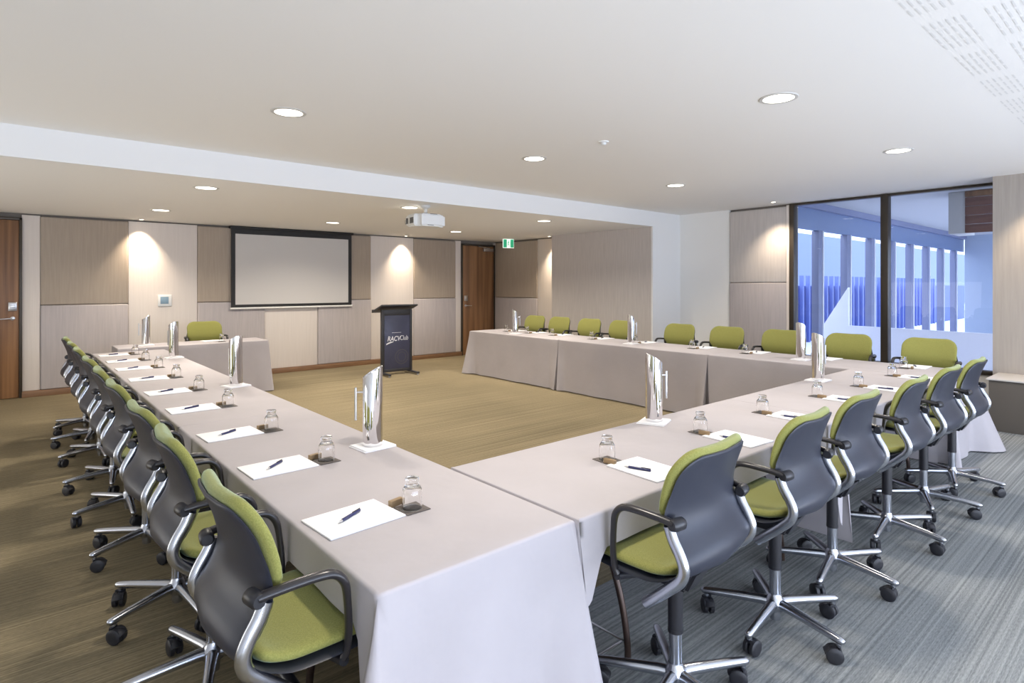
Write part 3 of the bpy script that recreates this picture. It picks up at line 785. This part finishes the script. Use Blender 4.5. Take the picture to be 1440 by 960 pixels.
# ------------------------------------------------------------------ ceiling projector
pj = thing('ceiling_projector', 'white projector hanging from the lower ceiling by the beam', 'projector', (3.90, 6.18, 0), D(-6))
bm = bmesh.new()
t = bmesh.new(); bmesh.ops.create_cube(t, size=1); bmesh.ops.scale(t, vec=(.42, .36, .15), verts=t.verts)
vert = [e for e in t.edges if abs(e.verts[0].co.z - e.verts[1].co.z) > .1]
bmesh.ops.bevel(t, geom=vert, offset=.07, segments=5, affect='EDGES')
bmesh.ops.bevel(t, geom=[e for e in t.edges if abs(e.verts[0].co.z - e.verts[1].co.z) < 1e-4], offset=.018, segments=3, affect='EDGES')
bmesh.ops.translate(t, vec=(0, 0, 2.335), verts=t.verts); join(bm, t)
finish('casing', bm, M['proj'], pj, 40)
bm = bmesh.new()
for k in range(6): box(bm, (-.213, -.10 + k * .018, 2.295), (-.209, -.09 + k * .018, 2.365))
for k in range(5): box(bm, (-.213, .05 + k * .018, 2.295), (-.209, .06 + k * .018, 2.365))
box(bm, (-.06, -.184, 2.27), (.02, -.178, 2.276)); box(bm, (-.02, -.182, 2.405), (.07, -.17, 2.411))
finish('vent_grille', bm, M['proj_dark'], pj)
bm = bmesh.new(); t = bmesh.new(); lathe(t, [(.05, .0), (.05, .02), (.045, .02)], 20); bmesh.ops.transform(t, matrix=Matrix.Translation((.08, .178, 2.335)) @ Matrix.Rotation(-PI / 2, 4, 'X'), verts=t.verts); join(bm, t)
finish('lens', bm, M['proj_dark'], pj)
bm = bmesh.new(); lathe(bm, [(.02, 2.415), (.035, 2.425), (.022, 2.44), (.022, 2.48), (.055, 2.505), (.06, ZL - .001)], 16)
box(bm, (-.09, -.012, 2.408), (.09, .012, 2.42), .003); box(bm, (-.012, -.09, 2.408), (.012, .09, 2.42), .003)
finish('ceiling_mount', bm, M['ring'], pj)

# ------------------------------------------------------------------ ceiling fittings and lamps
def lamp(loc, energy, size, color, spot, blend, direction=(0, 0, -1)):
    l = bpy.data.lights.new('lamp', 'SPOT'); l.energy = energy; l.color = color; l.spot_size = D(spot); l.spot_blend = blend; l.shadow_soft_size = size
    o = bpy.data.objects.new('lamp', l); COL.objects.link(o); o.location = loc
    o.rotation_euler = Vector(direction).to_track_quat('-Z', 'Y').to_euler()
    return o
WARM = (1.0, .905, .78)
def make_downlight():
    d = thing('downlight', '', 'ceiling light')
    bm = bmesh.new(); S = 32
    lathe(bm, [(.096, -.006), (.118, -.005), (.122, -.001), (.122, .002), (.096, .002)], S, capb=False, capt=False)
    finish('trim_ring', bm, M['ring'], d)
    bm = bmesh.new(); lathe(bm, [(.001, -.0035), (.097, -.003), (.097, .0)], S); finish('lens', bm, M['lens'], d)
    return d
dl0 = make_downlight(); du = False
E_HI, E_LO = 105, 150
DL = [(1.508, 4.205, ZH, 'raised ceiling, above the row opposite the window'), (3.85, 1.775, ZH, 'raised ceiling, above the front cross row'), (3.88, 4.18, ZH, 'raised ceiling, above the open carpet'),
      (6.19, 1.75, ZH, 'raised ceiling, above the corner by the bench'), (6.25, 4.16, ZH, 'raised ceiling, above the window-side row'), (1.508, 1.775, ZH, 'raised ceiling, above the front end of the row opposite the window'),
      (1.501, 6.50, ZL, 'lower ceiling by the beam, above the row opposite the window'), (1.502, 8.84, ZL, 'lower ceiling, above the small table'), (3.862, 8.84, ZL, 'lower ceiling, before the projector screen'),
      (3.85, 6.47, ZL, 'lower ceiling, beside the hanging projector'), (6.234, 8.84, ZL, 'lower ceiling, above the lectern side'), (6.22, 6.48, ZL, 'lower ceiling by the beam, above the window-side row')]
for x, y, z, w in DL:
    if w.startswith('raised ceiling, above the front end'):
        lamp((x, y, z - .02), E_HI, .09, WARM, 150, .7); continue       # out of the photo's frame: lamp only
    d = dl0 if not du else copy_tree(dl0); du = True
    d.location = (x, y, z); tag(d, 'round recessed downlight in the ' + w, 'ceiling light', 'round downlights')
    lamp((x, y, z - .02), E_HI if z == ZH else E_LO, .09, WARM, 150, .7)
def make_washer():
    d = thing('wall_washer', '', 'ceiling light')
    bm = bmesh.new(); lathe(bm, [(.030, -.005), (.045, -.004), (.046, .001), (.030, .002)], 24, capb=False, capt=False); finish('trim_ring', bm, M['ring'], d)
    bm = bmesh.new(); lathe(bm, [(.001, -.004), (.031, -.0035), (.031, 0)], 24); finish('lens', bm, M['washlens'], d)
    return d
ww0 = make_washer(); wu = False
for x, y, z, w, dr in ((1.49, 10.27, ZL, 'pale wall panel beside the wall control', (0, .16, -1)), (6.02, 10.27, ZL, 'pale wall panel behind the lectern', (0, .16, -1)), (8.27, 8.46, ZL, 'recess beside the exit sign', (.1, .06, -1)),
                       (8.62, 4.05, ZH, 'fabric wall panel beside the window', (.25, .1, -1))):
    d = ww0 if not wu else copy_tree(ww0); wu = True
    d.location = (x, y, z); tag(d, 'small bright spotlight washing the ' + w, 'ceiling light', 'wall washers')
    lamp((x, y, z - .03), 80, .03, (1.0, .82, .62), 82, 1.0, dr)
lamp((8.15, .95, ZH - .03), 70, .03, (1.0, .80, .56), 70, .75, (.2, .1, -1))
bm = bmesh.new(); lathe(bm, [(.012, -.03), (.02, -.026), (.022, -.012), (.042, -.008), (.045, 0)], 20)
o = finish('ceiling_sprinkler', bm, M['proj']); o.location = (3.876, 3.296, ZH); tag(o, 'tiny white ceiling sprinkler in the middle of the raised ceiling', 'sprinkler')

# perforated acoustic slots in the raised ceiling
bm = bmesh.new()
for bx_ in range(7):
    for by in range(5):
        X0 = 2.72 + bx_ * .58; Y0 = .83 - by * .235
        if X0 + .5 > 8.3: continue
        for i in range(4):
            for j in range(6):
                x = X0 + i * .115; y = Y0 - j * .030
                v = [bm.verts.new(p) for p in ((x, y - .0045, ZH - .0012), (x + .085, y - .0045, ZH - .0012), (x + .085, y + .0045, ZH - .0012), (x, y + .0045, ZH - .0012))]
                bm.faces.new(v)
struct(finish('ceiling_slots', bm, M['slot'], smooth=False))

# floor box under the front row
bm = bmesh.new()
for lo, hi in (((1.80, 1.60, 0), (2.02, 1.612, .004)), ((1.80, 1.80, 0), (2.02, 1.812, .004)), ((1.80, 1.60, 0), (1.812, 1.812, .004)), ((2.008, 1.60, 0), (2.02, 1.812, .004))): box(bm, lo, hi, .001)
fb = thing('floor_box', 'square carpeted floor box with steel rim below the front cross row', 'floor box')
finish('rim', bm, M['steel'], fb)
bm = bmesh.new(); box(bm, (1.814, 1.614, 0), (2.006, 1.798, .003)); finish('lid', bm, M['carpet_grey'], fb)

# ------------------------------------------------------------------ outside the window
struct(boxo('ground_outside', (XR + .15, -8, -.15), (45, 40, -.02), M['ext_white']))
struct(boxo('roof_outside', (XR + .2, .3, 2.97), (21, 4.4, 3.1), M['soffit']))
struct(boxo('beam_outside', (XR + .2, 4.2, 2.86), (21, 4.42, 2.97), M['ext_post']))
struct(boxo('beam_outside_transom', (XR + .2, 4.28, 2.50), (21, 4.34, 2.86), M['ext_transom']))
for k in range(8):
    x = 10.85 + 1.3 * k
    p = thing('facade_post', 'blue-grey glazing post outside, %s from the window along the terrace' % ORD[k], 'post', (x, 4.3, 0), 0, 'posts of the terrace glazing')
    bm = bmesh.new(); box(bm, (-.10, -.05, -.02), (.06, .07, 2.5), .005); finish('post_body', bm, M['ext_post'], p)
    bm = bmesh.new(); box(bm, (.06, -.065, -.02), (.10, -.02, 2.5), .002); finish('pale_strip', bm, M['ext_postlight'], p)
bm = bmesh.new()
box(bm, (10.0, 6.92, -.02), (34, 6.96, 1.52))
struct(tag(finish('fence_wall_outside', bm, M['fence']), 'low dark blue fence wall outside beyond the terrace posts', 'fence'))
fin0 = None
for k in range(46):
    x = 10.6 + k * .40
    if fin0 is None:
        bm = bmesh.new(); box(bm, (-.035, -.05, -.02), (.035, .05, 1.80), .004); fin0 = finish('fence_fin', bm, M['fence_fin']); o = fin0
    else:
        o = fin0.copy(); COL.objects.link(o)
    o.location = (x, 6.84, 0); tag(o, 'thin pale blue upright fin of the fence outside the window', 'fence fin', 'fins of the blue fence')
struct(boxo('exterior_building', (9, 13, -.1), (110, 14, 4.2), M['ext_build']))
struct(boxo('exterior_end_wall', (20.9, -3, -.02), (21.1, 4.25, 2.97), M['ext_wall']))
# white parapet with a sloping end
bm = bmesh.new()
pr = [(4.80, -.02), (4.80, .50), (4.20, 1.50), (4.20, .78), (.4, .74), (.4, -.02)]
a = [bm.verts.new((11.95, y, z)) for y, z in pr]; b = [bm.verts.new((12.05, y, z)) for y, z in pr]
bm.faces.new(a); bm.faces.new(b)
for i in range(len(pr)): bm.faces.new((a[i], a[(i + 1) % 6], b[(i + 1) % 6], b[i]))
tag(finish('white_parapet', bm, M['ext_white'], smooth=False), 'white low parapet outside with a steep sloping end', 'parapet')
# hanging bulkhead with red-brown boards
bk = thing('hanging_bulkhead', 'red-brown boarded bulkhead with a white end hanging outside the window', 'bulkhead', (11, 2.2, 0))
bm = bmesh.new()
for k in range(4): box(bm, (-.01, -1.4, 2.335 + k * .135), (.06, .03, 2.335 + k * .135 + .128), .004)
finish('boards', bm, M['cedar'], bk)
bm = bmesh.new(); box(bm, (0, .03, 2.33), (.6, .24, 2.965), .004); finish('white_end', bm, M['soffit'], bk)
bm = bmesh.new(); box(bm, (-.02, -1.4, 2.88), (.5, .03, 2.965), .004); finish('top_trim', mat and bm, M['wood'], bk)
bm = bmesh.new(); lathe(bm, [(.002, -.16), (.07, -.14), (.095, -.09), (.095, -.04), (.11, -.03), (.11, 0)], 20)
o = finish('ceiling_camera', bm, M['proj']); o.location = (15.5, 2.75, 2.97); tag(o, 'small white camera dome under the roof outside', 'camera')

# ------------------------------------------------------------------ light and camera
def area(name, loc, size, energy, color, direction):
    l = bpy.data.lights.new(name, 'AREA'); l.shape = 'RECTANGLE'; l.size, l.size_y = size; l.energy = energy; l.color = color
    o = bpy.data.objects.new(name, l); COL.objects.link(o); o.location = loc
    o.rotation_euler = Vector(direction).to_track_quat('-Z', 'Z').to_euler()
    return o
area('daylight_behind', (3.1, YB + .05, 1.40), (10.4, 2.4), 320, (.56, .70, 1.0), (0, 1, .06))
area('ceiling_fill', (3.1, YB + .15, .25), (10.4, .5), 215, (.95, .97, 1.0), (0, .55, .8))  # added fill lamp that lifts the ceiling, no paving behind it
area('ceiling_fill_left', (XL + .12, 7.4, .22), (.5, 5.5), 42, (1.0, .97, .92), (.45, 0, .9))  # added uplight at the left wall for the lower ceiling, not paving
area('daylight_left', (XL + .05, 5.0, 1.35), (9.0, 2.3), 112, (1.0, .985, .96), (1, 0, .18))

w = bpy.data.worlds.new('World'); scene.world = w; w.use_nodes = True
bg = w.node_tree.nodes['Background']; bg.inputs[0].default_value = (.70, .80, 1.0, 1); bg.inputs[1].default_value = 3.0

cam = bpy.data.cameras.new('camera'); co = bpy.data.objects.new('camera', cam); COL.objects.link(co)
cam.sensor_width = 36; cam.lens = 820 / 1440 * 36; cam.shift_y = -(480 - 400.5) / 1440
co.location = (0, 0, 1.545); co.rotation_euler = (PI / 2, 0, -math.atan2(705, 820)); cam.clip_start = .05; cam.clip_end = 200
scene.camera = co

scene.view_settings.view_transform = 'Standard'; scene.view_settings.look = 'None'; scene.view_settings.exposure = 0.25
cy = scene.cycles
cy.use_denoising = True; cy.max_bounces = 10; cy.diffuse_bounces = 5; cy.glossy_bounces = 4; cy.transmission_bounces = 8; cy.transparent_max_bounces = 12
cy.sample_clamp_indirect = 6; cy.caustics_reflective = False; cy.caustics_refractive = False
